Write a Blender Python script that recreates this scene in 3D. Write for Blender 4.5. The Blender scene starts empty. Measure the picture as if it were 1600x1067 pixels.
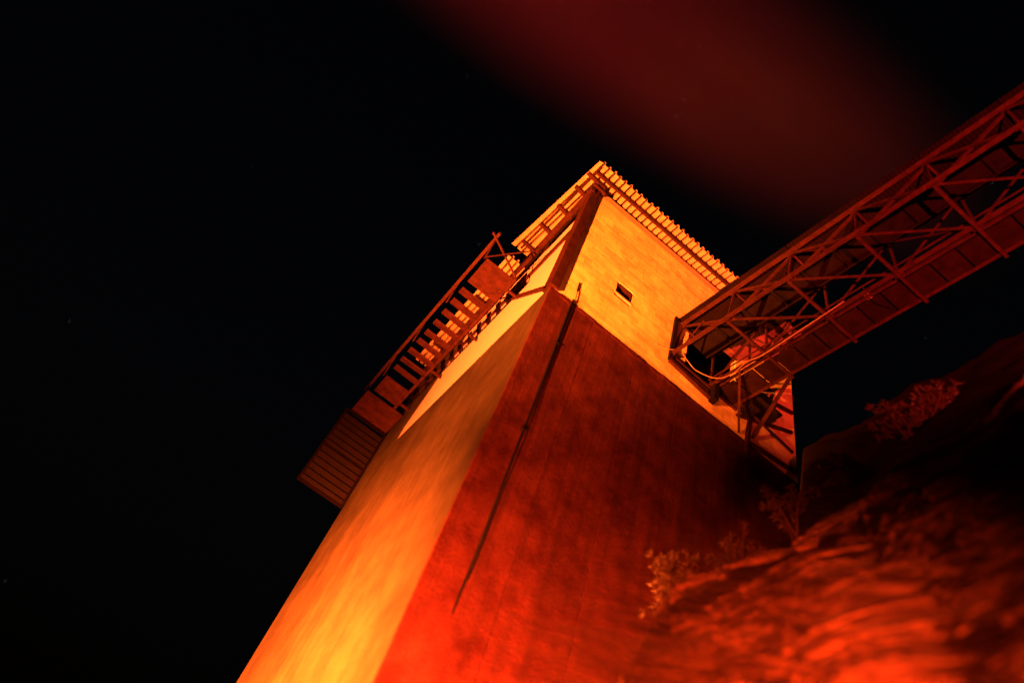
import bpy, math, random
import numpy as np
from mathutils import Vector, Matrix, noise

random.seed(7)
rng = np.random.default_rng(7)
scene = bpy.context.scene
COL = scene.collection

# ------------------------------------------------------------------ camera
CAM = Vector((-2.757, -8.672, 1.6))
cd = bpy.data.cameras.new('camera')
cd.sensor_width = 36.0
cd.lens = 23.62
cd.clip_start = 0.05
cd.clip_end = 6000
cd.dof.use_dof = True
cd.dof.focus_distance = 18.8
cd.dof.aperture_fstop = 0.22
co = bpy.data.objects.new('camera', cd)
COL.objects.link(co)
rot = Matrix(((0.77797374, -0.60297441, -0.176575),
              (-0.56410753, -0.54659213, -0.61888588),
              (0.27665784, 0.58108425, -0.76537673)))
# camera axes in world: columns are right, up, backward
co.matrix_world = Matrix.Translation(CAM) @ rot.to_4x4()
scene.camera = co

# ------------------------------------------------------------------ night sky
w = bpy.data.worlds.new('World')
scene.world = w
w.use_nodes = True
nt = w.node_tree
sky = nt.nodes.new('ShaderNodeTexSky')
sky.sky_type = 'NISHITA'
sky.sun_disc = False
sky.sun_elevation = math.radians(-4.0)
sky.sun_rotation = math.radians(200)
bg = nt.nodes['Background']
nt.links.new(sky.outputs[0], bg.inputs[0])
bg.inputs[1].default_value = 0.065

# ------------------------------------------------------------------ exposure
vs = scene.view_settings
scene.display_settings.display_device = 'sRGB'
vs.view_transform = 'Standard'
vs.look = 'None'
vs.exposure = 0.0
vs.gamma = 1.0
vs.use_curve_mapping = False
scene.cycles.use_denoising = True
scene.cycles.max_bounces = 5
scene.cycles.volume_bounces = 0
scene.cycles.volume_step_rate = 2.0
scene.cycles.sample_clamp_indirect = 3.0

# ------------------------------------------------------------------ floodlights (red-gelled lamps on the ground)
ORANGE = (1.0, 0.125, 0.012)
RED = (1.0, 0.10, 0.012)
BANK_RED = (1.0, 0.055, 0.008)
CRIMSON = (1.0, 0.035, 0.020)
FLOODS = [
    # place, aim, watts, cone degrees, blend, gel, label
    ((-12.0, -5.2, 0.75), (1.0, 1.6, 22.5), 430000, 46, 1.0, ORANGE, 'orange floodlight on the ground furthest out from the tower, tilted at its roof'),
    ((-7.0, 0.5, 0.75), (0.0, 4.5, 3.6), 720000, 88, 1.0, ORANGE, 'orange floodlight standing close beside the left concrete face of the tower'),
    ((-1.0, -3.6, 0.75), (1.3, 0.0, 3.6), 120000, 98, 1.0, RED, 'red floodlight standing in front of the right concrete face'),
    ((-5.5, -8.6, 0.75), (1.1, -4.4, 3.1), 74000, 48, 1.0, BANK_RED, 'added red floodlight, unseen beside the viewer, brightening the grassy bank'),  # added lamp, only there to light the bank
    ((-4.5, -15.0, 0.75), (5.8, -7.5, 17.0), 85000, 40, 1.0, CRIMSON, 'added red floodlight, unseen behind the viewer, brightening the bridge'),  # added lamp, lifts the bridge out of the dark
    ((-45.0, 30.0, 0.75), (6.0, 10.0, 80.0), 1500000, 60, 1.0, CRIMSON, 'added red searchlight, unseen far out to the left, aimed up into the smoke'),  # added lamp, gives the smoke volume its red glow
]

# ================================================================== helpers
def tag(o, label=None, cat=None, group=None, kind=None):
    if label: o['label'] = label
    if cat: o['category'] = cat
    if group: o['group'] = group
    if kind: o['kind'] = kind
    return o

def empty(name, loc=(0, 0, 0), label=None, cat=None, group=None):
    o = bpy.data.objects.new(name, None)
    o.location = loc
    o.empty_display_size = 0.2
    COL.objects.link(o)
    return tag(o, label, cat, group)

def put(name, me, mat=None, parent=None):
    """link a mesh given in world coordinates; the parent keeps its own place"""
    o = bpy.data.objects.new(name, me)
    COL.objects.link(o)
    if mat is not None and not me.materials:
        me.materials.append(mat)
    if parent is not None:
        o.parent = parent
        # parts are modelled in world coordinates, so only an Empty has an offset to undo
        o.matrix_parent_inverse = Matrix.Translation(-parent.location) if parent.type == 'EMPTY' else Matrix()
    return o

class MB:
    def __init__(s):
        s.v = []; s.f = []
    def quadbox(s, pts):
        b = len(s.v); s.v += [tuple(p) for p in pts]
        for f in ((0, 3, 2, 1), (4, 5, 6, 7), (0, 1, 5, 4), (1, 2, 6, 5), (2, 3, 7, 6), (3, 0, 4, 7)):
            s.f.append(tuple(b + i for i in f))
        return s
    def box(s, a, c):
        x0, y0, z0 = a; x1, y1, z1 = c
        return s.quadbox([(x0, y0, z0), (x1, y0, z0), (x1, y1, z0), (x0, y1, z0), (x0, y0, z1), (x1, y0, z1), (x1, y1, z1), (x0, y1, z1)])
    def bar(s, p, q, wd, ht=None, up=(0, 0, 1)):
        ht = ht or wd
        p = Vector(p); q = Vector(q); d = (q - p).normalized(); up = Vector(up)
        if abs(d.dot(up)) > 0.97: up = Vector((1, 0, 0))
        a = d.cross(up).normalized(); b = a.cross(d).normalized()
        a *= wd / 2; b *= ht / 2
        return s.quadbox([p - a - b, p + a - b, p + a + b, p - a + b, q - a - b, q + a - b, q + a + b, q - a + b])
    def angle(s, p, q, leg, th=0.012, up=(0, 0, 1), flip=1):
        """L-section steel angle"""
        p = Vector(p); q = Vector(q); d = (q - p).normalized(); up = Vector(up)
        if abs(d.dot(up)) > 0.97: up = Vector((1, 0, 0))
        a = d.cross(up).normalized() * flip; b = a.cross(d).normalized() * flip
        for (o1, o2, l1, l2) in ((0, 0, leg, th), (0, th, th, leg - th)):
            c = [p + a * o1 + b * o2, p + a * (o1 + l1) + b * o2, p + a * (o1 + l1) + b * (o2 + l2), p + a * o1 + b * (o2 + l2)]
            s.quadbox(c + [k + (q - p) for k in c])
        return s
    def tube(s, pts, r, n=8, cap=True):
        pts = [Vector(p) for p in pts]; rs = r if isinstance(r, (list, tuple)) else [r] * len(pts)
        b = len(s.v); a = None
        for i, p in enumerate(pts):
            d = (pts[min(i + 1, len(pts) - 1)] - pts[max(i - 1, 0)]).normalized()
            if a is None:
                a = d.orthogonal().normalized()
            a = (a - d * a.dot(d)).normalized(); c = d.cross(a)
            for k in range(n):
                t = 2 * math.pi * k / n
                s.v.append(tuple(p + (a * math.cos(t) + c * math.sin(t)) * rs[i]))
        for i in range(len(pts) - 1):
            for k in range(n):
                k2 = (k + 1) % n
                s.f.append((b + i * n + k, b + i * n + k2, b + (i + 1) * n + k2, b + (i + 1) * n + k))
        if cap:
            s.f.append(tuple(b + k for k in reversed(range(n))))
            e = b + (len(pts) - 1) * n
            s.f.append(tuple(e + k for k in range(n)))
        return s
    def mesh(s, name, mat=None, smooth=False, bevel=0.0):
        me = bpy.data.meshes.new(name)
        me.from_pydata(s.v, [], s.f)
        if bevel > 0:
            import bmesh
            bm = bmesh.new(); bm.from_mesh(me)
            bmesh.ops.bevel(bm, geom=bm.edges[:], offset=bevel, segments=1, affect='EDGES')
            bm.to_mesh(me); bm.free()
        if smooth:
            me.polygons.foreach_set('use_smooth', [True] * len(me.polygons))
        if mat: me.materials.append(mat)
        return me
    def build(s, name, mat, parent=None, smooth=False, bevel=0.0):
        return put(name, s.mesh(name, mat, smooth, bevel), mat, parent)

def catmull(pts, n=8):
    pts = [Vector(p) for p in pts]; out = []
    P = [pts[0]] + pts + [pts[-1]]
    for i in range(1, len(P) - 2):
        for k in range(n):
            t = k / n
            a, b, c, d = P[i - 1], P[i], P[i + 1], P[i + 2]
            out.append(0.5 * ((2 * b) + (c - a) * t + (2 * a - 5 * b + 4 * c - d) * t * t + (3 * b - a - 3 * c + d) * t ** 3))
    out.append(pts[-1])
    return out

# ================================================================== materials
def nodes_of(name):
    m = bpy.data.materials.new(name)
    m.use_nodes = True
    t = m.node_tree
    return m, t, t.nodes['Principled BSDF'], t.nodes.new, t.links.new

def weathered(name, c1, c2, rough=0.8, scale=3.0, metal=0.0, bump=0.15, streak=0.0, streak_col=(0.03, 0.02, 0.015), spread=(0.35, 0.68),
              fine=40.0, per_object=0.0, chips=0.0, chip_col=(0.5, 0.45, 0.4), spec=0.06):
    """two tones broken up by noise, dirt runs down the wall, fine grain in the relief"""
    m, t, p, N, L = nodes_of(name)
    geo = N('ShaderNodeNewGeometry')
    n1 = N('ShaderNodeTexNoise'); n1.inputs['Scale'].default_value = scale; n1.inputs['Detail'].default_value = 9; n1.inputs['Roughness'].default_value = 0.68
    L(geo.outputs['Position'], n1.inputs['Vector'])
    r = N('ShaderNodeMapRange'); r.inputs[1].default_value = spread[0]; r.inputs[2].default_value = spread[1]
    L(n1.outputs['Fac'], r.inputs[0])
    mx = N('ShaderNodeMix'); mx.data_type = 'RGBA'
    mx.inputs[6].default_value = (*c1, 1); mx.inputs[7].default_value = (*c2, 1)
    L(r.outputs[0], mx.inputs[0])
    col = mx.outputs[2]
    if streak > 0:
        mp = N('ShaderNodeMapping'); mp.inputs['Scale'].default_value = (3.2, 3.2, 0.16)
        L(geo.outputs['Position'], mp.inputs['Vector'])
        n2 = N('ShaderNodeTexNoise'); n2.inputs['Scale'].default_value = 1.3; n2.inputs['Detail'].default_value = 7; n2.inputs['Roughness'].default_value = 0.62
        L(mp.outputs[0], n2.inputs['Vector'])
        r2 = N('ShaderNodeMapRange'); r2.inputs[1].default_value = 0.45; r2.inputs[2].default_value = 0.72; r2.inputs[4].default_value = streak
        L(n2.outputs['Fac'], r2.inputs[0])
        m2 = N('ShaderNodeMix'); m2.data_type = 'RGBA'; m2.inputs[7].default_value = (*streak_col, 1)
        L(r2.outputs[0], m2.inputs[0]); L(col, m2.inputs[6]); col = m2.outputs[2]
    if chips > 0:
        n4 = N('ShaderNodeTexNoise'); n4.inputs['Scale'].default_value = 9.0; n4.inputs['Detail'].default_value = 10; n4.inputs['Roughness'].default_value = 0.75
        L(geo.outputs['Position'], n4.inputs['Vector'])
        r4 = N('ShaderNodeMapRange'); r4.inputs[1].default_value = 0.62; r4.inputs[2].default_value = 0.66; r4.inputs[4].default_value = chips
        L(n4.outputs['Fac'], r4.inputs[0])
        m4 = N('ShaderNodeMix'); m4.data_type = 'RGBA'; m4.inputs[7].default_value = (*chip_col, 1)
        L(r4.outputs[0], m4.inputs[0]); L(col, m4.inputs[6]); col = m4.outputs[2]
    if per_object > 0:
        oi = N('ShaderNodeObjectInfo')
        r3 = N('ShaderNodeMapRange'); r3.inputs[3].default_value = 1.0 - per_object; r3.inputs[4].default_value = 1.0 + per_object * 0.35
        L(oi.outputs['Random'], r3.inputs[0])
        hsv = N('ShaderNodeHueSaturation'); L(r3.outputs[0], hsv.inputs['Value']); L(col, hsv.inputs['Color']); col = hsv.outputs[0]
    L(col, p.inputs['Base Color'])
    p.inputs['Roughness'].default_value = rough
    p.inputs['Metallic'].default_value = metal
    p.inputs['Specular IOR Level'].default_value = spec
    n3 = N('ShaderNodeTexNoise'); n3.inputs['Scale'].default_value = fine; n3.inputs['Detail'].default_value = 5
    L(geo.outputs['Position'], n3.inputs['Vector'])
    ad = N('ShaderNodeMath'); ad.operation = 'ADD'
    L(n3.outputs['Fac'], ad.inputs[0]); L(n1.outputs['Fac'], ad.inputs[1])
    bp = N('ShaderNodeBump'); bp.inputs['Strength'].default_value = bump; bp.inputs['Distance'].default_value = 0.03
    L(ad.outputs[0], bp.inputs['Height']); L(bp.outputs[0], p.inputs['Normal'])
    return m

M_concrete = weathered('left_face_concrete', (0.018, 0.015, 0.010), (0.036, 0.031, 0.020), 0.85, 0.8, bump=0.4, streak=0.4, streak_col=(0.012, 0.008, 0.006), fine=22, spread=(0.34, 0.66))
M_right_concrete = weathered('right_face_concrete', (0.025, 0.0042, 0.004), (0.066, 0.0165, 0.014), 0.85, 1.5, bump=0.6, streak=0.7, streak_col=(0.013, 0.004, 0.0035), fine=18, spread=(0.36, 0.66))  # mottled stains; the dim face's deep red is put into the colour
M_plaster = weathered('pale_plaster', (0.40, 0.33, 0.36), (0.35, 0.27, 0.28), 0.85, 1.6, bump=0.08, spread=(0.5, 0.85), chips=0.5, chip_col=(0.5, 0.38, 0.25))
M_block = weathered('painted_block', (0.85, 0.74, 0.34), (0.52, 0.38, 0.16), 0.88, 1.0, bump=0.35, streak=0.30, streak_col=(0.42, 0.29, 0.17), per_object=0.26, chips=0.5, chip_col=(0.3, 0.2, 0.12))
M_mortar = weathered('mortar', (0.42, 0.33, 0.22), (0.33, 0.25, 0.17), 0.9, 5, bump=0.2)
M_oxide = weathered('red_oxide_steel', (0.014, 0.0045, 0.0038), (0.032, 0.0105, 0.009), 0.6, 4, bump=0.2, chips=0.3, chip_col=(0.12, 0.07, 0.05))
M_rust = weathered('rusty_steel', (0.018, 0.0065, 0.005), (0.042, 0.016, 0.012), 0.72, 5, bump=0.3, chips=0.3, chip_col=(0.10, 0.055, 0.04))
M_roof = weathered('galvanised_roof_sheet', (0.36, 0.28, 0.19), (0.26, 0.18, 0.11), 0.6, 3, bump=0.08, metal=0.0, chips=0.7, chip_col=(0.2, 0.1, 0.06), per_object=0.1)
M_darkroof = weathered('tarred_roof_sheet', (0.003, 0.002, 0.002), (0.008, 0.004, 0.003), 0.8, 2, bump=0.1)
M_deck = weathered('deck_plate', (0.006, 0.0025, 0.002), (0.016, 0.007, 0.005), 0.75, 3.5, bump=0.3, per_object=0.35)
M_screen = weathered('dark_louvre_paint', (0.0015, 0.0005, 0.0004), (0.0032, 0.001, 0.0009), 0.7, 3, bump=0.1)
M_dark = weathered('near_black', (0.004, 0.003, 0.003), (0.008, 0.006, 0.005), 0.9, 4, bump=0.1)  # near-black colour standing in for shade in the openings and the gallery
M_cable = weathered('pale_cable', (0.22, 0.17, 0.12), (0.3, 0.22, 0.15), 0.5, 6, bump=0.02)
M_black = weathered('black_rubber', (0.004, 0.004, 0.004), (0.007, 0.006, 0.006), 0.6, 8, bump=0.05)
M_earth = weathered('dark_earth', (0.005, 0.003, 0.002), (0.014, 0.008, 0.006), 0.95, 0.9, bump=0.8, fine=14)
M_gravel = weathered('gravel_ground', (0.10, 0.08, 0.07), (0.17, 0.14, 0.12), 0.95, 1.2, bump=0.5, fine=30)
M_bark = weathered('bark', (0.05, 0.032, 0.022), (0.09, 0.06, 0.045), 0.9, 8, bump=0.5)
M_housing = weathered('lamp_housing', (0.05, 0.05, 0.05), (0.08, 0.08, 0.08), 0.5, 6, bump=0.05)
M_box = weathered('orange_box', (0.62, 0.30, 0.12), (0.5, 0.25, 0.1), 0.5, 9, bump=0.05)

def leaf_mat(name, c1, c2, trans=0.25, power=0.0):
    m, t, p, N, L = nodes_of(name)
    geo = N('ShaderNodeNewGeometry')
    n1 = N('ShaderNodeTexNoise'); n1.inputs['Scale'].default_value = 5.0; n1.inputs['Detail'].default_value = 4
    L(geo.outputs['Position'], n1.inputs['Vector'])
    mx = N('ShaderNodeMix'); mx.data_type = 'RGBA'; mx.inputs[6].default_value = (*c1, 1); mx.inputs[7].default_value = (*c2, 1)
    ri = N('ShaderNodeMath'); ri.operation = 'MULTIPLY_ADD'; ri.inputs[1].default_value = 0.6; ri.inputs[2].default_value = -0.1
    L(geo.outputs['Random Per Island'], ri.inputs[0])
    ad = N('ShaderNodeMath'); ad.operation = 'ADD'; ad.use_clamp = True
    L(ri.outputs[0], ad.inputs[0]); L(n1.outputs['Fac'], ad.inputs[1])
    if power:
        # most blades are dull, a few are pale and dry
        pw = N('ShaderNodeMath'); pw.operation = 'POWER'; pw.inputs[1].default_value = power
        L(geo.outputs['Random Per Island'], pw.inputs[0]); L(pw.outputs[0], mx.inputs[0])
    else:
        L(ad.outputs[0], mx.inputs[0])
    L(mx.outputs[2], p.inputs['Base Color']); p.inputs['Roughness'].default_value = 0.5
    tr = N('ShaderNodeBsdfTranslucent'); L(mx.outputs[2], tr.inputs[0])
    ms = N('ShaderNodeMixShader'); ms.inputs[0].default_value = trans
    L(p.outputs[0], ms.inputs[1]); L(tr.outputs[0], ms.inputs[2])
    L(ms.outputs[0], t.nodes['Material Output'].inputs[0])
    return m
M_leaf = leaf_mat('shrub_leaf', (0.035, 0.026, 0.010), (0.085, 0.055, 0.024))
M_grass = leaf_mat('dry_grass', (0.008, 0.005, 0.002), (0.30, 0.18, 0.08), 0.2, 3.0)

# ================================================================== ground and hillside
TW, TD = 8.4, 10.4          # tower width along x and depth along y
ZC = 14.9                   # top of the concrete

def hill(x, y):
    dx, dy = x - CAM.x, y - CAM.y
    # the bank climbs towards +x, lower where it meets the foot of the tower
    az = math.degrees(math.atan2(dy, dx)); r = math.hypot(dx, dy)
    top = np.interp(az, [-180, -100, -40, 5, 15, 18, 26.4, 33, 38.5, 44, 49.3, 52, 55, 60, 66, 72, 180], [0, 0, 8, 10.4, 9.9, 9.6, 8.9, 7.8, 7.6, 7.1, 6.6, 5.8, 4.7, 3.0, 1.0, 0, 0])
    top2 = np.interp(az, [-180, -100, -40, 5, 13.3, 18.6, 24.8, 31.9, 37.2, 39.5, 44, 62, 75, 180], [0, 0, 12, 18.2, 18.0, 17.6, 17.0, 16.0, 15.2, 9.0, 7.4, 0, 0, 0])
    s = min(max((r - 1.7) / 5.6, 0), 1)
    z = top * (s * 0.75 + 0.25 * s * s * (3 - 2 * s))
    if r > 7.3:
        q = min((r - 7.3) / 5.7, 1)
        z += max(top2 - top, 0) * q + 0.02 * max(r - 13, 0) * (1 if top > 0 else 0)
    if s > 0 and top > 0:
        z += min(top, 1.0) * 0.35 * s * noise.fractal(Vector((x * 0.8, y * 0.8, 0)), 0.9, 2.1, 5)
    return z

def sheet(name, xs, ys, fn, mat):
    v = [(x, y, fn(x, y)) for y in ys for x in xs]; nx = len(xs)
    f = [(j * nx + i, j * nx + i + 1, (j + 1) * nx + i + 1, (j + 1) * nx + i) for j in range(len(ys) - 1) for i in range(nx - 1)]
    me = bpy.data.meshes.new(name); me.from_pydata(v, [], f); me.materials.append(mat)
    me.polygons.foreach_set('use_smooth', [True] * len(me.polygons))
    return put(name, me)

g = sheet('ground', [-900, -60, 0, 60, 900], [-900, -60, 0, 60, 900], lambda x, y: -0.02, M_gravel)
tag(g, kind='structure')
h = sheet('hillside', np.concatenate([np.arange(-2.6, 16, 0.22), np.arange(16, 70, 3.0)]), np.concatenate([np.arange(-60, -14, 3.0), np.arange(-14, 2.4, 0.22), np.arange(2.4, 50, 3.0)]),
          lambda x, y: hill(x, y) - 0.04, M_earth)
tag(h, kind='structure')

# ================================================================== the tower
tower = empty('conveyor_tower', (TW / 2, TD / 2, 0), 'tall square concrete tower with pale upper storey and corrugated roof', 'tower')
X_HAUNCH = 7.4
base = MB().box((0.03, 0.03, -0.5), (TW - 0.03, TD - 0.03, ZC - 0.02)).build('concrete_base', M_concrete, tower)

def panel_face(a0, a1, z0, z1, face):
    """one cast panel, edges softened and the face slightly bowed"""
    mb = MB(); nu, nv = 3, 12
    t = 0.0
    if face == 'right':
        mb.box((a0, 0.0, z0), (a1, 0.06, z1))
    else:
        mb.box((0.0, a0, z0), (0.06, a1, z1))
    return mb
xs = [0.0, 1.35, 2.75, 4.15, 5.55, 6.95, TW]
for i in range(6):
    panel_face(xs[i] + (0.008 if i else 0), xs[i + 1] - 0.008, -0.4, ZC, 'right').build('concrete_panel', M_right_concrete, base, bevel=0.006)
ys_ = [0.062, 1.5, 3.0, 4.5, 6.0, 7.5, 9.0, TD]
for i in range(7):
    panel_face(ys_[i] + (0.008 if i else 0), ys_[i + 1] - 0.008, -0.4, ZC, 'left').build('concrete_panel', M_concrete, base, bevel=0.006)
# form-tie plugs and a rough patch strip at the top of the right face
mb = MB()
for i in range(30):
    x0 = 0.3 + i * 0.27; 
    hgt = 0.05 + 0.12 * rng.random()
    mb.box((x0, -0.004 - 0.012 * rng.random(), ZC - hgt), (x0 + 0.26, 0.05, ZC + 0.012))
mb.build('mortar_lip', M_right_concrete, base, bevel=0.004)

# haunch: the concrete rises at the far end of the left face
mb = MB(); zz = [(8.1, ZC), (TD, ZC), (TD, 19.2), (6.6, 19.2), (6.6, 18.6), (8.1, 15.5)]
n = len(zz); b = len(mb.v)
for xx in (-0.004, 0.12):
    mb.v += [(xx, y, z) for y, z in zz]
mb.f.append(tuple(range(n - 1, -1, -1))); mb.f.append(tuple(range(n, 2 * n)))
for i in range(n): mb.f.append((i, (i + 1) % n, n + (i + 1) % n, n + i))
mb.build('concrete_haunch', M_concrete, base)

# ---- upper storey, right face: painted blocks around one small opening
ZT = 20.55
WX0, WX1, WZ0, WZ1 = 1.69, 2.23, 16.66, 17.08
DX0, DX1, DZ0, DZ1 = 4.25, 6.05, 15.80, 18.3      # the doorway the conveyor runs into
bw = MB()
bw.box((0.02, 0.07, ZC), (WX0, 0.22, ZT - 0.01)).box((WX1, 0.07, ZC), (DX0, 0.22, ZT - 0.01)).box((DX0, 0.07, ZC), (DX1, 0.22, DZ0)).box((DX0, 0.07, DZ1), (DX1, 0.22, ZT - 0.01)).box((DX1, 0.07, ZC), (TW - 0.02, 0.22, ZT - 0.01)).box((WX0, 0.07, ZC), (WX1, 0.22, WZ0)).box((WX0, 0.07, WZ1), (WX1, 0.22, ZT - 0.01))
block_wall = bw.build('block_wall', M_mortar, tower)
BL_, BH_ = 0.45, 0.2257
rows = int(round((ZT - ZC) / BH_))
blocks = []
for j in range(rows):
    z0 = ZC + j * BH_
    x = 0.10 - (BL_ / 2 if j % 2 else 0)
    while x < TW - 0.01:
        a, c = max(x, 0.10), min(x + BL_, TW)
        if c - a > 0.06:
            parts = [(a, c)]
            if z0 < WZ1 - 0.03 and z0 + BH_ > WZ0 + 0.03:
                parts = []
                if a < WX0: parts.append((a, min(c, WX0)))
                if c > WX1: parts.append((max(a, WX1), c))
            if z0 < DZ1 - 0.03 and z0 + BH_ > DZ0 + 0.03:
                parts = [(p, q) for a_, c_ in parts for p, q in ((a_, min(c_, DX0)), (max(a_, DX1), c_)) if q > p]
            blocks += [(p, q, z0) for p, q in parts if q - p > 0.05]
        x += BL_
blocks.sort(key=lambda t: -(t[1] - t[0]) / (Vector((t[0], 0, t[2])) - CAM).length_squared)
cache = {}
rest = MB()
for k, (a, c, z0) in enumerate(blocks):
    pr = 0.054 + 0.003 * rng.random()
    if k < 300:
        key = round(c - a, 3)
        if key not in cache:
            L_ = c - a
            cache[key] = MB().box((0.0015, 0, 0.0015), (L_ - 0.0015, 0.06, BH_ - 0.0015)).mesh('block', M_block, bevel=0.002)
        o = bpy.data.objects.new('block', cache[key]); COL.objects.link(o)
        o.parent = block_wall
        o.location = (a, 0.068 - pr, z0)
    else:
        rest.box((a + 0.003, 0.068 - pr, z0 + 0.003), (c - 0.003, 0.068, z0 + BH_ - 0.003))
o = rest.build('block_courses', M_block, block_wall); o['kind'] = 'stuff'
# the small opening: frame, a dark sheet for the shade inside, a broken shutter board hanging in it
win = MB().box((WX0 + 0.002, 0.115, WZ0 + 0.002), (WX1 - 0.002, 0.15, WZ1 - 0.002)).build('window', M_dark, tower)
MB().bar((WX0 + 0.16, 0.07, WZ0 + 0.10), (WX1 - 0.06, 0.085, WZ0 + 0.13), 0.02, 0.20).build('shutter_board', M_oxide, win)
MB().box((WX1 - 0.045, 0.02, WZ0), (WX1 - 0.004, 0.113, WZ1)).build('window_frame', M_oxide, win)
MB().box((WX0 + 0.002, 0.004, WZ1 - 0.04), (WX1 - 0.047, 0.113, WZ1 - 0.003)).build('window_frame', M_oxide, win)  # head piece added to cover the brightly lit soffit
MB().box((WX0 - 0.03, -0.004, WZ0 - 0.05), (WX1 + 0.03, 0.066, WZ0 - 0.004)).build('window_sill', M_mortar, win)
MB().box((DX0 - 0.05, 0.9, DZ0 - 0.1), (DX1 + 0.6, 0.95, DZ1 + 0.1)).build('doorway_shade_plate', M_dark, tower)  # dark plate added for the shade inside the doorway
# side wall return on the right, rear walls, a dark sheet added in place of the loft's shade
MB().box((TW - 0.2, 0.23, ZC), (TW - 0.02, TD - 0.05, 20.9)).build('side_wall', M_mortar, tower)
MB().box((0.25, TD - 0.25, ZC), (TW - 0.22, TD - 0.05, 20.9)).build('rear_wall', M_mortar, tower)
MB().box((0.21, 0.3, ZC), (0.29, TD - 0.3, 22.0)).build('loft_shade_sheet', M_dark, tower)
# ---- upper storey, left face: smooth plaster, open gap under the roof
PT = 19.25
MB().box((0.02, 0.3, ZC - 0.01), (0.2, TD - 0.02, PT)).build('plaster_wall', M_plaster, tower)
# crumbling top course
for i in range(16):
    y0 = 2.0 + i * 0.5
    if rng.random() < 0.7:
        MB().box((0.03, y0, PT + 0.002), (0.19, y0 + 0.16 + 0.25 * rng.random(), PT + 0.05 + 0.1 * rng.random())).build('coping_stone', M_plaster, tower, bevel=0.01)
MB().box((-0.03, 0.1, 18.05), (0.018, 9.6, 18.40)).build('wall_beam', M_oxide, tower, bevel=0.006)
MB().bar((-0.03, 0.15, 14.98), (-0.03, 3.65, 18.2), 0.12, 0.06, up=(1, 0, 0)).build('wall_strut', M_oxide, tower, bevel=0.004)
# corner column: two flanges and a web
cm = MB().box((-0.06, -0.06, ZC + 0.01), (0.20, 0.0, 20.55)).box((-0.06, 0.002, ZC + 0.01), (0.015, 0.30, 20.55))
cm.build('corner_column', M_oxide, tower, bevel=0.004)
MB().box((-0.10, -0.13, 20.56), (0.36, 0.33, 20.66)).build('column_cap', M_oxide, tower, bevel=0.006)

# ---- roof
roof = MB().box((-0.13, -0.1, 20.2), (0.02, 4.6, 20.45)).build('roof', M_oxide, tower, bevel=0.006)   # wall plate
roof['label'] = 'shed roof of corrugated sheets on red steel beams'
SL = 0.2
def zroof(y): return 20.97 + SL * (y + 0.62)
PITCH, RIB, DEP = 0.215, 0.070, 0.17
def corrugated(x0, x1, y0, y1, zf, skew=(0, 0), ny=2, dep=DEP, pitch=PITCH, rib=RIB, th=0.006, jag=0.02):
    """trapezoid sheet whose ribs run along y; left edge may splay"""
    prof = []; x = x0
    while x < x1 - 0.01:
        for (dx, dz) in ((0.0, 0.0), (pitch - rib - 0.02, 0.0), (pitch - rib, dep), (pitch - 0.01, dep)):
            if x + dx < x1: prof.append((x + dx, dz))
        x += pitch
    mb = MB(); rows_ = np.linspace(y0, y1, ny); nprof = len(prof)
    for k, y in enumerate(rows_):
        for lay in (0, th):
            for i, (px, pz) in enumerate(prof):
                t = max(0.0, 1.0 - (px - x0) / 0.9)
                jy = 0
                if k == 0 and jag: jy = jag * math.sin(px * 17.0) * math.sin(px * 5.3)
                mb.v.append((px + t * (skew[0] + (skew[1] - skew[0]) * k / (ny - 1)), y + jy, zf(y) + pz + lay))
    W_ = 2 * nprof
    for k in range(ny - 1):
        for i in range(nprof - 1):
            a = k * W_ + i; c = (k + 1) * W_ + i
            mb.f.append((a, c, c + 1, a + 1)); mb.f.append((a + nprof, a + nprof + 1, c + nprof + 1, c + nprof))
    for i in range(nprof - 1):
        mb.f.append((i, i + 1, i + 1 + nprof, i + nprof))
        a = (ny - 1) * W_ + i; mb.f.append((a, a + nprof, a + nprof + 1, a + 1))
    return mb
x = -0.40; ns = 0
while x < TW + 0.3:
    x1 = min(x + PITCH * 5 + 0.012, TW + 0.35)
    lift = 0.004 * (ns % 2)
    corrugated(x, x1, -0.62 + 0.03 * (rng.random() - 0.5), 4.2 + 0.06 * rng.random(), lambda y, l=lift: zroof(y) + l, skew=(0, -0.24) if ns == 0 else (0, 0), ny=2).build('roof_sheet', M_roof, roof)
    x += PITCH * 5; ns += 1
x = -0.56; ns = 0
while x < TW + 0.3:
    x1 = min(x + PITCH * 5 + 0.012, TW + 0.35)
    lift = 0.004 * (ns % 2)
    corrugated(x, x1, 4.05, TD + 0.35, lambda y, l=lift: 20.93 + l, ny=2, jag=0).build('roof_sheet', M_roof, roof)
    x += PITCH * 5; ns += 1
MB().box((-0.28, -0.36, 20.80), (TW + 0.2, -0.28, 20.98)).build('purlin', M_oxide, roof, bevel=0.005)
MB().box((0.3, 0.02, 20.555), (TW, 0.2, 20.86)).build('wall_plate', M_mortar, roof, bevel=0.005)
for y in (1.3, 2.7, 4.0):
    MB().box((0.05, y, zroof(y) - 0.17), (TW, y + 0.1, zroof(y) - 0.01)).build('purlin', M_oxide, roof)
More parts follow.
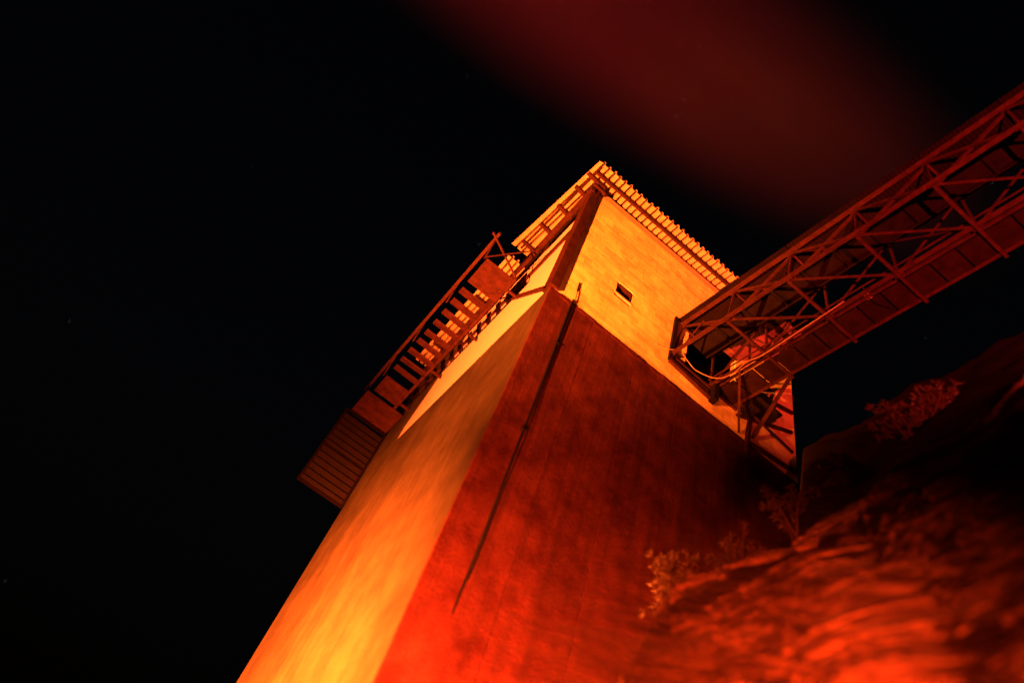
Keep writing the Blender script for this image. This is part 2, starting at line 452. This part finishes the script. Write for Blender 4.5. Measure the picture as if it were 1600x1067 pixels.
# the outriggers that carry the left eave
for y in (-0.12, 0.55, 1.55, 2.6, 3.7):
    zt = zroof(y) - 0.012
    MB().quadbox([(-0.42, y, zt - 0.10), (0.3, y, zt - 0.24), (0.3, y + 0.11, zt - 0.24), (-0.42, y + 0.11, zt - 0.10),
                  (-0.42, y, zt), (0.3, y, zt), (0.3, y + 0.11, zt), (-0.42, y + 0.11, zt)]).build('outrigger', M_oxide, roof, bevel=0.004)
MB().bar((-0.24, -0.5, zroof(-0.5) - 0.035), (-0.30, 4.1, zroof(4.1) - 0.035), 0.05, 0.05).build('eave_batten', M_oxide, roof)
for y in (4.7, 6.2, 7.7, 9.2):
    MB().box((-0.5, y, 20.72), (0.3, y + 0.12, 20.915)).build('outrigger', M_oxide, roof, bevel=0.004)
MB().box((-0.13, 4.61, 20.2), (0.02, TD, 20.45)).build('wall_plate', M_oxide, roof)
for y in (2.3, 4.5, 6.7, 8.9):
    MB().box((0.06, y, PT + 0.002), (0.18, y + 0.12, 20.2)).build('roof_post', M_oxide, roof)

# ================================================================== walkway along the left face
WZ = 17.0
wk = empty('walkway', (-0.9, 5.8, WZ), 'red steel walkway of spaced planks hung on the left face below the roof', 'walkway')
XO, XI = -1.44, -0.46
MB().box((XI + 0.0, 1.93, WZ - 0.03), (XI + 0.09, 9.35, WZ + 0.12)).build('stringer', M_oxide, wk, bevel=0.004)
for i in range(9):
    y = 3.42 + i * 0.53
    tl = 0.05 * (rng.random() - 0.5)
    a = Vector((XO + 0.06 + 0.03 * rng.random(), y + tl, WZ)); c = Vector((XI - 0.004, y, WZ))
    MB().bar(a, c, 0.30, 0.045, up=(0, -0.28 + 0.1 * (rng.random() - 0.5), 1)).build('plank', M_oxide, wk, bevel=0.004)
MB().box((XO + 0.05, 1.97, WZ - 0.02), (XI - 0.003, 3.02, WZ + 0.0)).build('floor_plate', M_oxide, wk)
MB().box((XO + 0.08, 8.22, WZ - 0.02), (XI - 0.003, 9.2, WZ + 0.0)).build('floor_plate', M_oxide, wk)
MB().box((XO - 0.08, 9.37, WZ - 0.06), (-0.03, 10.75, WZ - 0.03)).build('end_plate', M_oxide, wk)
HZ = 18.05
MB().bar((-1.49, 1.75, HZ), (-1.52, 10.7, HZ), 0.085, 0.10).build('handrail', M_rust, wk, bevel=0.008)
MB().bar((-1.49, 2.0, HZ - 0.5), (-1.52, 10.7, HZ - 0.5), 0.02, 0.03).build('mid_rail', M_rust, wk)
for y in (2.0, 4.1, 6.2, 8.3, 10.4):
    MB().angle((-1.47, y, WZ - 0.02), (-1.49, y, HZ - 0.05), 0.04).build('rail_post', M_rust, wk)
MB().bar((-0.42, 1.9, WZ), (-1.64, 1.93, HZ + 0.08), 0.045, 0.045).build('end_brace', M_rust, wk)
MB().bar((-1.44, 1.97, WZ), (-0.30, 1.45, HZ + 0.15), 0.03, 0.03).build('end_brace', M_rust, wk)
for y in (2.4, 4.6, 6.8, 9.0):
    MB().bar((XI + 0.04, y, WZ + 0.0), (0.01, y, WZ + 0.0), 0.07, 0.07).build('bracket', M_oxide, wk)
for y in (3.1, 5.6, 8.1):
    MB().bar((XI + 0.04, y, WZ + 0.1), (0.0, y + 0.1, 18.06), 0.035, 0.035).build('hanger', M_rust, wk)

# louvre screen at the far corner, under the walkway
ls = empty('louvre_screen', (-0.9, 10.62, 13.5), 'dim red louvred screen sticking out past the far left edge of the tower', 'screen')
for xx in (-1.70, -0.06):
    MB().box((xx, 10.60, 13.45), (xx + 0.07, 10.68, 16.85)).build('frame_post', M_screen, ls)
for zz_ in (13.45, 15.05, 16.78):
    MB().box((-1.628, 10.605, zz_), (-0.063, 10.675, zz_ + 0.07)).build('frame_rail', M_screen, ls)
for i in range(12):
    z = 13.60 + i * 0.265
    MB().bar((-1.627, 10.64, z), (-0.064, 10.64, z), 0.035, 0.20, up=(0, -0.5, 1)).build('louvre', M_screen, ls)

# ================================================================== downpipe and cables on the right face
dp = empty('downpipe', (0.64, -0.04, 6.4), 'black pipe running down the right face beside the corner', 'pipe')
pts = [(0.66, -0.03, 15.0), (0.635, -0.03, 14.6), (0.65, -0.03, 12.6), (0.66, -0.032, 11.0), (0.66, -0.03, 9.5), (0.665, -0.03, 7.5), (0.665, 0.03, 6.4)]
MB().tube(catmull(pts, 6), 0.026, 8).build('pipe', M_black, dp, smooth=True)
for z in (13.2, 10.4):
    MB().box((0.61, -0.06, z), (0.71, 0.002, z + 0.03)).build('clip', M_black, dp)
cb = [(0.73, -0.02, 14.9), (0.715, -0.02, 14.0), (0.72, -0.02, 12.2), (0.725, -0.03, 11.2), (0.74, -0.04, 10.2), (0.72, -0.02, 9.0), (0.715, -0.02, 7.6), (0.71, 0.03, 6.9)]
o = MB().tube(catmull(cb, 8), 0.012, 6).build('loose_cable', M_black, None, smooth=True)
tag(o, 'thin black cable hanging loose beside the black pipe', 'cable')
lc = empty('conduit_bracket', (0.68, -0.03, 15.6), 'short dark rod fixed upright on the pale block wall above the black pipe', 'bracket')
MB().bar((0.67, -0.0, 15.45), (0.65, -0.0, 15.82), 0.035, 0.025).build('rod', M_oxide, lc)
MB().tube([(0.70, -0.02, 15.02), (0.68, -0.02, 15.45)], 0.010, 5).build('wire', M_black, lc)

# ================================================================== conveyor bridge
bd = Vector((0.105, -0.99, 0.085)).normalized()
SP = 1.7; NB = 9
br = empty('conveyor_bridge', (4.5, 0, 15.9), 'rusty steel truss conveyor bridge running from the tower to the upper right', 'bridge')
P_BL, P_C, P_D = Vector((3.78, -0.03, 15.88)), Vector((5.15, -0.03, 15.86)), Vector((6.03, -0.03, 15.84))
P_TL, P_TR = Vector((3.98, -0.03, 17.42)), Vector((5.15, -0.03, 17.40))
def nd(P, s): return P + bd * s
LEN = SP * NB
def jit(): return 0.0
for nm, P, sz in (('bottom_chord', P_BL, 0.11), ('bottom_chord', P_C, 0.11), ('top_chord', P_TL, 0.12), ('top_chord', P_TR, 0.10), ('deck_edge_beam', P_D, 0.08)):
    MB().angle(nd(P, 0.0), nd(P, LEN), sz, 0.018).build(nm, M_rust, br)
MB().bar(nd(P_C, 0) + Vector((0.16, 0, 0.14)), nd(P_C, LEN) + Vector((0.16, 0, 0.14)), 0.05, 0.10).build('deck_edge_beam', M_rust, br)
MB().bar(nd(P_C, 0) + Vector((-0.10, 0, 0.22)), nd(P_C, LEN) + Vector((-0.10, 0, 0.22)), 0.03, 0.03).build('service_pipe', M_rust, br)
for n_ in range(NB + 1):
    s = n_ * SP
    b_, c_, t_, r_, d_ = nd(P_BL, s), nd(P_C, s), nd(P_TL, s), nd(P_TR, s), nd(P_D, s)
    MB().bar(b_ - Vector((0, 0, 0.03)), d_ + Vector((0.06, 0, -0.03)), 0.07, 0.07).build('cross_beam', M_rust, br)
    MB().bar(t_, r_, 0.05, 0.05).build('top_tie', M_rust, br)
    MB().bar(b_, t_, 0.035, 0.035).build('vertical', M_rust, br)
    MB().bar(c_, r_, 0.05, 0.05).build('vertical', M_rust, br)
    MB().bar(b_ + bd * -0.12 + Vector((-0.025, 0, 0.03)), b_ + bd * 0.12 + Vector((-0.025, 0, 0.03)), 0.014, 0.2).build('gusset', M_rust, br)
    for g_ in (c_ + Vector((0.02, 0, 0.03)), t_ + Vector((-0.02, 0, -0.02)), r_ + Vector((0.02, 0, -0.02))):
        MB().bar(g_ - bd * 0.11, g_ + bd * 0.11, 0.014, 0.17).build('gusset', M_rust, br)
    if n_ < NB:
        b2, c2, t2, r2 = nd(P_BL, s + SP), nd(P_C, s + SP), nd(P_TL, s + SP), nd(P_TR, s + SP)
        MB().bar(t_, b2, 0.045, 0.055).build('diagonal', M_rust, br)
        if n_ >= 1: MB().bar(b_ + Vector((0.05, 0, 0)), t2 + Vector((0.05, 0, 0)), 0.055, 0.075).build('diagonal', M_rust, br)
        else: MB().bar(b_ + Vector((0.05, 0, 0)), nd(P_BL, 0.9) + Vector((0.05, 0, 0.8)), 0.03, 0.03).build('diagonal', M_rust, br)
        MB().bar(c_, r2, 0.035, 0.05).build('diagonal', M_rust, br)
        MB().bar(c2 if n_ % 2 else c_, r_ if n_ % 2 else r2, 0.03, 0.03).build('diagonal', M_rust, br)
        if n_ >= 1: MB().bar(b_ + Vector((0, 0, 0.02)), c2 + Vector((0, 0, 0.02)), 0.04, 0.05).build('bottom_brace', M_rust, br)
        MB().bar(t_, r2, 0.03, 0.03).build('top_brace', M_rust, br)
        for k in range(3):
            s0 = s + SP * k / 3 + 0.02; s1 = s + SP * (k + 1) / 3 - 0.02
            a0, a1 = nd(P_C, s0) + Vector((0.2, 0, 0.045)), nd(P_C, s1) + Vector((0.2, 0, 0.045))
            e0, e1 = nd(P_D, s0) + Vector((-0.01, 0, 0.045)), nd(P_D, s1) + Vector((-0.01, 0, 0.045))
            u = Vector((0, 0, 0.03)); tw = Vector((0, 0, 0.03 * (rng.random() - 0.5)))
            MB().quadbox([a0, e0 + tw, e1 + tw, a1, a0 + u, e0 + u + tw, e1 + u + tw, a1 + u]).build('deck_panel', M_deck, br)
# conveyor belt on its frame, and roof sheets with a wavy edge
for k in range(NB):
    s0, s1 = k * SP + 0.01, (k + 1) * SP - 0.01
    mb = MB(); n0 = 40
    prof = [(-0.10 + i * 0.05, 0.022 * math.cos(i * math.pi)) for i in range(32)]
    # wavy along the run so that the eave reads toothed
    runs = np.linspace(s0, s1, 18 * 2 + 1)
    for i, s in enumerate(runs):
        for kx in (-0.20, 1.38):
            p = nd(P_TL, s) + Vector((kx, 0, 0.13 + (0.03 if i % 2 else 0.0)))
            mb.v += [tuple(p), tuple(p + Vector((0, 0, 0.012)))]
    for i in range(len(runs) - 1):
        a = i * 4; c = a + 4
        mb.f += [(a, a + 2, c + 2, c), (a + 1, c + 1, c + 3, a + 3), (a, c, c + 1, a + 1), (a + 2, a + 3, c + 3, c + 2)]
    mb.build('gallery_roof_sheet', M_darkroof, br)
MB().bar(nd(P_TL, 0) + Vector((0.62, 0, -0.42)), nd(P_TL, LEN) + Vector((0.62, 0, -0.42)), 0.55, 0.05).build('conveyor_belt', M_dark, br)
for k in range(1, 2 * NB):
    s = k * SP / 2
    MB().tube([nd(P_TL, s) + Vector((0.33, 0, -0.50)), nd(P_TL, s) + Vector((0.91, 0, -0.50))], 0.045, 7).build('roller', M_dark, br)
for kx in (0.31, 0.93):
    MB().bar(nd(P_TL, 0) + Vector((kx, 0, -0.47)), nd(P_TL, LEN) + Vector((kx, 0, -0.47)), 0.04, 0.10).build('belt_rail', M_dark, br)
# end frame against the wall and the hopper mouth
MB().box((3.66, -0.09, 15.62), (3.78, -0.012, 17.55)).build('end_frame', M_dark, br)
MB().bar((3.70, -0.05, 15.62), (5.2, -0.05, 15.42), 0.10, 0.12).build('end_frame', M_rust, br)
MB().box((5.12, -0.22, 15.28), (5.28, -0.012, 15.85)).build('end_bearing', M_dark, br)
# far support, off to the right beyond the picture
for xx in (3.9, 6.0):
    q = nd(P_BL, LEN - 0.4)
    MB().bar((q.x + xx - 3.8, q.y, hill(q.x + xx - 3.8, q.y) - 0.3), (q.x + xx - 3.8, q.y, q.z - 0.05), 0.2, 0.2).build('trestle_leg', M_rust, br)

# struts that prop the deck off the wall
tr = empty('prop_frame', (6.9, -0.6, 15.3), 'rusty prop struts between the bridge deck and the right face below it', 'frame')
dn = nd(P_D, SP)
for a, c, t in ((dn, Vector((6.70, -0.03, 15.25)), 0.08), (Vector((6.1, -0.04, 16.9)), Vector((8.3, -0.04, 17.6)), 0.09), (Vector((6.45, -0.05, 14.6)), Vector((6.65, -0.05, 16.6)), 0.10),
                (Vector((6.1, -0.05, 15.6)), Vector((8.2, -0.05, 16.7)), 0.08), (nd(P_D, 0.2), Vector((8.2, -0.05, 15.9)), 0.06), (Vector((6.5, -0.06, 14.9)), Vector((8.3, -0.06, 15.2)), 0.09),
                (nd(P_C, 0.9), Vector((6.2, -0.03, 15.0)), 0.06)):
    MB().bar(a, c, t, t).build('strut', M_rust, tr)
mo = empty('drive_motor', (6.75, -0.35, 16.1), 'black drive motor on a plate under the bridge deck', 'motor')
MB().tube([(6.45, -0.35, 16.38), (6.50, -0.35, 16.38), (6.52, -0.35, 16.38), (6.98, -0.35, 16.38), (7.0, -0.35, 16.38), (7.06, -0.35, 16.38)], [0.16, 0.19, 0.23, 0.23, 0.19, 0.12], 14).build('motor_body', M_black, mo)
for k in range(5):
    MB().tube([(6.56 + k * 0.09, -0.35, 16.38), (6.585 + k * 0.09, -0.35, 16.38)], 0.245, 14).build('cooling_fin', M_black, mo)
MB().box((6.2, -0.62, 16.06), (7.15, -0.02, 16.13)).build('mount_plate', M_dark, mo)
MB().tube([(6.2, -0.35, 16.38), (6.46, -0.35, 16.38)], 0.04, 8).build('shaft', M_rust, mo)
MB().box((6.15, -0.5, 15.75), (6.5, -0.05, 16.05)).build('gearbox', M_dark, mo, bevel=0.03)

# pale cable looping under the bridge end
cp = [(3.215, -0.012, 15.86), (3.40, -0.05, 15.86), (3.57, -0.12, 15.87), (3.78, -0.15, 16.02), (3.92, -0.15, 16.10), (4.03, -0.2, 15.96), (4.12, -0.25, 15.78), (4.34, -0.4, 15.45), (4.71, -0.7, 15.27), (4.94, -1.0, 15.44),
      (5.09, -1.3, 15.80), (5.20, -1.7, 15.84), (5.26, -2.6, 15.92), (5.4, -3.9, 16.15)]
o = MB().tube(catmull(cp, 8), 0.011, 7).build('slack_cable', M_cable, None, smooth=True)
tag(o, 'pale cable sagging in a loop from the block wall to the bridge', 'cable')
# small box clamped on the bridge's edge
jb = empty('junction_box', (5.62, -4.2, 16.35), 'small orange junction box clamped to the bridge edge halfway along', 'box')
q = nd(P_C, 4.25) + Vector((0.2, 0, 0.30))
MB().box(q + Vector((-0.09, -0.07, -0.10)), q + Vector((0.09, 0.07, 0.10))).build('case', M_box, jb, bevel=0.015)
for s_ in (-1, 1):
    MB().tube([q + Vector((0.06 * s_, 0, 0.09)), q + Vector((0.08 * s_, 0, 0.2)), q + Vector((0.13 * s_, 0, 0.24))], 0.012, 6).build('hook', M_rust, jb)
MB().tube(catmull([q + Vector((0, 0, -0.1)), q + Vector((0.05, -0.1, -0.35)), q + Vector((0.4, -0.25, -0.36))], 6), 0.012, 6).build('lead', M_black, jb)

# ================================================================== shrubs on the bank
def leaf_rosette(V, F, p, d, n, ln, wd):
    d = d.normalized(); a = d.orthogonal().normalized(); c = d.cross(a)
    ph = random.random() * 6.28
    for k in range(n):
        t = ph + k * 2.399
        el = 0.35 + 0.9 * (k / n)
        out = (a * math.cos(t) + c * math.sin(t))
        dr = (d * math.cos(el) + out * math.sin(el)).normalized()
        l = ln * random.uniform(0.6, 1.15); wv = wd * random.uniform(0.8, 1.15)
        s = dr.cross(d + out * 0.3).normalized(); nrm = s.cross(dr).normalized()
        b = len(V); o = p - d * 0.05 * (1 - k / n)
        V += [tuple(o), tuple(o + dr * l * 0.45 + s * wv - nrm * 0.004), tuple(o + dr * l * 0.5 + nrm * 0.012), tuple(o + dr * l * 0.45 - s * wv - nrm * 0.004), tuple(o + dr * l - nrm * l * 0.08)]
        F += [(b, b + 1, b + 2), (b, b + 2, b + 3), (b + 1, b + 4, b + 2), (b + 2, b + 4, b + 3)]

def shrub(x, y, top, spread, label, tips=60, ln=0.15):
    z0 = hill(x, y) - 0.08
    t = empty('shrub', (x, y, z0), label, 'shrub', 'shrubs on the bank')
    hgt = top - z0
    st = MB(); V = []; F = []
    for k in range(7):
        ang = random.random() * 6.28; rr = spread * random.uniform(0.25, 0.9)
        e = Vector((x + rr * math.cos(ang), y + rr * math.sin(ang), z0 + hgt * random.uniform(0.62, 0.98)))
        m1 = Vector((x, y, z0)).lerp(e, 0.5) + Vector((random.uniform(-.1, .1), random.uniform(-.1, .1), 0.12 * hgt))
        path = catmull([Vector((x + 0.1 * random.uniform(-1, 1), y + 0.1 * random.uniform(-1, 1), z0)), m1, e], 5)
        st.tube(path, [0.032 * (1 - 0.75 * i / (len(path) - 1)) for i in range(len(path))], 6)
        for q in range(tips // 7):
            j = random.randint(len(path) // 2 - 1, len(path) - 1)
            p = path[j]
            dv = Vector((random.gauss(0, 1), random.gauss(0, 1), random.uniform(0.1, 1.5))).normalized()
            L_ = random.uniform(0.15, 0.5) * (0.6 + 0.35 * spread)
            e2 = p + dv * L_
            st.tube([p, p.lerp(e2, 0.5) + Vector((0, 0, -0.02)), e2], [0.010, 0.008, 0.005], 4, cap=False)
            leaf_rosette(V, F, e2, dv + Vector((0, 0, 0.5)), random.randint(9, 15), ln, ln * 0.15)
            leaf_rosette(V, F, p.lerp(e2, 0.55), dv, random.randint(4, 8), ln * 0.9, ln * 0.14)
    st.build('stems', M_bark, t, smooth=True)
    me = bpy.data.meshes.new('foliage'); me.from_pydata(V, [], F); me.materials.append(M_leaf)
    o = put('foliage', me, None, t); o['kind'] = 'stuff'
    return t
SHR = [
    (3.08, -1.82, 8.72, 0.50, 'brightest leafy shrub, low on the bank in front of the right concrete face'),
    (3.72, -2.42, 8.90, 0.35, 'thin shrub on the bank just right of the brightest one'),
    (4.31, -3.09, 9.75, 0.45, 'shrub on the bank under the far right edge of the tower'),
    (4.79, -3.77, 10.2, 0.35, 'thin upright shrub standing just off the right edge of the tower'),
    (5.28, -4.62, 11.65, 0.40, 'shrub with lit tips high on the dark bank below the bridge'),
    (5.50, -5.06, 11.6, 0.40, 'dim shrub beside the lit one high on the bank'),
]
for a in SHR: shrub(*a, tips=56, ln=0.13)

# ---- long dry grass hanging down the bank
def grass():
    V = []; F = []
    n = 0; tries = 0
    while n < 24000 and tries < 90000:
        tries += 1
        azd = rng.uniform(8, 63); az = math.radians(azd); r = 2.0 + 5.6 * rng.random() ** 0.9
        x, y = CAM.x + r * math.cos(az), CAM.y + r * math.sin(az)
        if noise.noise(Vector((r * 1.9, az * r * 0.6, 3.0))) < (-0.12 if azd < 42 else -0.22) + 0.10 * rng.normal(0, 1): continue
        z = hill(x, y)
        if z < 0.5: continue
        # the wind has combed the blades along the bank
        tl = noise.noise(Vector((x * 0.6, y * 0.6, 9.0))) * 0.25 + rng.normal(0, 0.10) - 0.05
        dn = Vector((math.sin(az + tl), -math.cos(az + tl), 0))
        if rng.random() < 0.15: dn = -dn
        L_ = rng.uniform(0.6, 2.0); wd = rng.uniform(0.005, 0.020)
        side = dn.cross(Vector((0, 0, 1))) * wd + Vector((0, 0, wd * 0.9))
        up0 = rng.uniform(0.15, 0.55)
        b = len(V); K = 6
        for k in range(K + 1):
            t = k / K
            p = Vector((x, y, z - 0.03)) + dn * (L_ * (0.55 * t + 0.45 * t * t)) + Vector((0, 0, L_ * (up0 * t - (up0 * 0.7) * t * t)))
            s = side * (1 - 0.93 * t)
            V += [tuple(p - s), tuple(p + s)]
        for k in range(K):
            a = b + 2 * k
            F.append((a, a + 1, a + 3, a + 2))
        n += 1
    me = bpy.data.meshes.new('bank_grass'); me.from_pydata(V, [], F); me.materials.append(M_grass)
    o = put('bank_grass', me)
    tag(o, 'long dry grass hanging over the bank at lower right', 'grass', kind='stuff')
grass()

# ================================================================== lamps
for k, (loc, aim, watts, cone, blend, gel, label) in enumerate(FLOODS):
    loc = Vector(loc); aim = Vector(aim)
    f = empty('floodlight', (loc.x, loc.y, 0), label, 'floodlight', 'floodlights on the ground')
    d = (aim - loc).normalized(); a = d.cross(Vector((0, 0, 1))).normalized(); u = a.cross(d)
    def at(x, y, z): return loc + a * x + u * y + d * z
    mb = MB()
    for (x0, x1, y0, y1) in ((-0.3, -0.27, -0.22, 0.22), (0.27, 0.3, -0.22, 0.22), (-0.27, 0.27, 0.19, 0.22), (-0.27, 0.27, -0.22, -0.19)):
        mb.quadbox([at(x0, y0, -0.25), at(x1, y0, -0.25), at(x1, y1, -0.25), at(x0, y1, -0.25), at(x0, y0, -0.02), at(x1, y0, -0.02), at(x1, y1, -0.02), at(x0, y1, -0.02)])
    mb.quadbox([at(-0.3, -0.22, -0.29), at(0.3, -0.22, -0.29), at(0.3, 0.22, -0.29), at(-0.3, 0.22, -0.29), at(-0.3, -0.22, -0.252), at(0.3, -0.22, -0.252), at(0.3, 0.22, -0.252), at(-0.3, 0.22, -0.252)])
    mb.build('housing', M_housing, f)
    st = MB()
    for sx in (-0.33, 0.33):
        st.bar(at(sx, 0, -0.14), Vector((loc.x + a.x * sx, loc.y + a.y * sx, 0.05)), 0.03, 0.05)
    st.bar(Vector((loc.x, loc.y, 0.03)) - a * 0.36, Vector((loc.x, loc.y, 0.03)) + a * 0.36, 0.10, 0.05)
    st.build('stand', M_housing, f)
    ld = bpy.data.lights.new('floodlight_lamp', 'SPOT')
    ld.energy = watts; ld.color = gel; ld.spot_size = math.radians(cone); ld.spot_blend = blend; ld.shadow_soft_size = 0.45 if gel in (RED, BANK_RED) else 0.15
    lo = bpy.data.objects.new('floodlight_lamp', ld); COL.objects.link(lo)
    lo.matrix_world = Matrix.Translation(loc) @ (d.to_track_quat('-Z', 'Y').to_matrix().to_4x4())
    lo.parent = f; lo.matrix_parent_inverse = Matrix.Translation(-Vector(f.location))

# ================================================================== smoke volume added for the red band of light in the sky, and stars
def smoke():
    mb = MB(); nu, nv = 24, 14
    for j in range(nv + 1):
        th = math.pi * j / nv
        for i in range(nu):
            ph = 2 * math.pi * i / nu
            mb.v.append((math.sin(th) * math.cos(ph), math.sin(th) * math.sin(ph), math.cos(th)))
    for j in range(nv):
        for i in range(nu):
            a = j * nu + i; b = j * nu + (i + 1) % nu
            mb.f.append((a, a + nu, b + nu, b))
    m = bpy.data.materials.new('smoke'); m.use_nodes = True; t = m.node_tree
    t.nodes.remove(t.nodes['Principled BSDF'])
    N = t.nodes.new; L = t.links.new
    tc = N('ShaderNodeTexCoord')
    ln = N('ShaderNodeVectorMath'); ln.operation = 'LENGTH'; L(tc.outputs['Object'], ln.inputs[0])
    mr = N('ShaderNodeMapRange'); mr.interpolation_type = 'SMOOTHSTEP'
    mr.inputs[1].default_value = 1.0; mr.inputs[2].default_value = 0.15; mr.inputs[3].default_value = 0.0; mr.inputs[4].default_value = 0.0088
    L(ln.outputs['Value'], mr.inputs[0])
    ns_ = N('ShaderNodeTexNoise'); ns_.inputs['Scale'].default_value = 2.2; ns_.inputs['Detail'].default_value = 4
    L(tc.outputs['Object'], ns_.inputs['Vector'])
    r2 = N('ShaderNodeMapRange'); r2.inputs[1].default_value = 0.25; r2.inputs[2].default_value = 0.75; r2.inputs[3].default_value = 0.5; r2.inputs[4].default_value = 1.3
    L(ns_.outputs['Fac'], r2.inputs[0])
    mu = N('ShaderNodeMath'); mu.operation = 'MULTIPLY'; L(mr.outputs[0], mu.inputs[0]); L(r2.outputs[0], mu.inputs[1])
    pv = N('ShaderNodeVolumePrincipled'); pv.inputs['Color'].default_value = (0.8, 0.8, 0.8, 1)
    L(mu.outputs[0], pv.inputs['Density'])
    L(pv.outputs[0], t.nodes['Material Output'].inputs['Volume'])
    me = mb.mesh('sky_band_smoke', m)
    o = put('sky_band_smoke', me)
    o.location = (-3.2, 10.2, 80.0); o.scale = (56.0, 15.0, 9.0); o.rotation_euler = (0, 0, math.radians(-9))
    tag(o, 'smoke volume added for the red band of light high above the tower', 'smoke', kind='stuff')
smoke()

def stars():
    mb = MB(); Rm = 3000.0
    dirs = []
    while len(dirs) < 70:
        v = Vector(rng.normal(0, 1, 3)).normalized()
        if v.z > 0.25: dirs.append(v)
    for v in dirs:
        p = CAM + v * Rm; r = 0.9 + 1.1 * rng.random()
        b = len(mb.v)
        mb.v += [tuple(p + Vector(d) * r) for d in ((1, 0, 0), (-1, 0, 0), (0, 1, 0), (0, -1, 0), (0, 0, 1), (0, 0, -1))]
        for t in ((0, 2, 4), (2, 1, 4), (1, 3, 4), (3, 0, 4), (2, 0, 5), (1, 2, 5), (3, 1, 5), (0, 3, 5)):
            mb.f.append(tuple(b + i for i in t))
    m = bpy.data.materials.new('starlight'); m.use_nodes = True
    em = m.node_tree.nodes.new('ShaderNodeEmission'); em.inputs[0].default_value = (0.8, 0.85, 1.0, 1); em.inputs[1].default_value = 0.14
    m.node_tree.links.new(em.outputs[0], m.node_tree.nodes['Material Output'].inputs[0])
    o = mb.build('stars', m)
    tag(o, 'faint scattered stars in the black night sky', 'stars', kind='stuff')
stars()
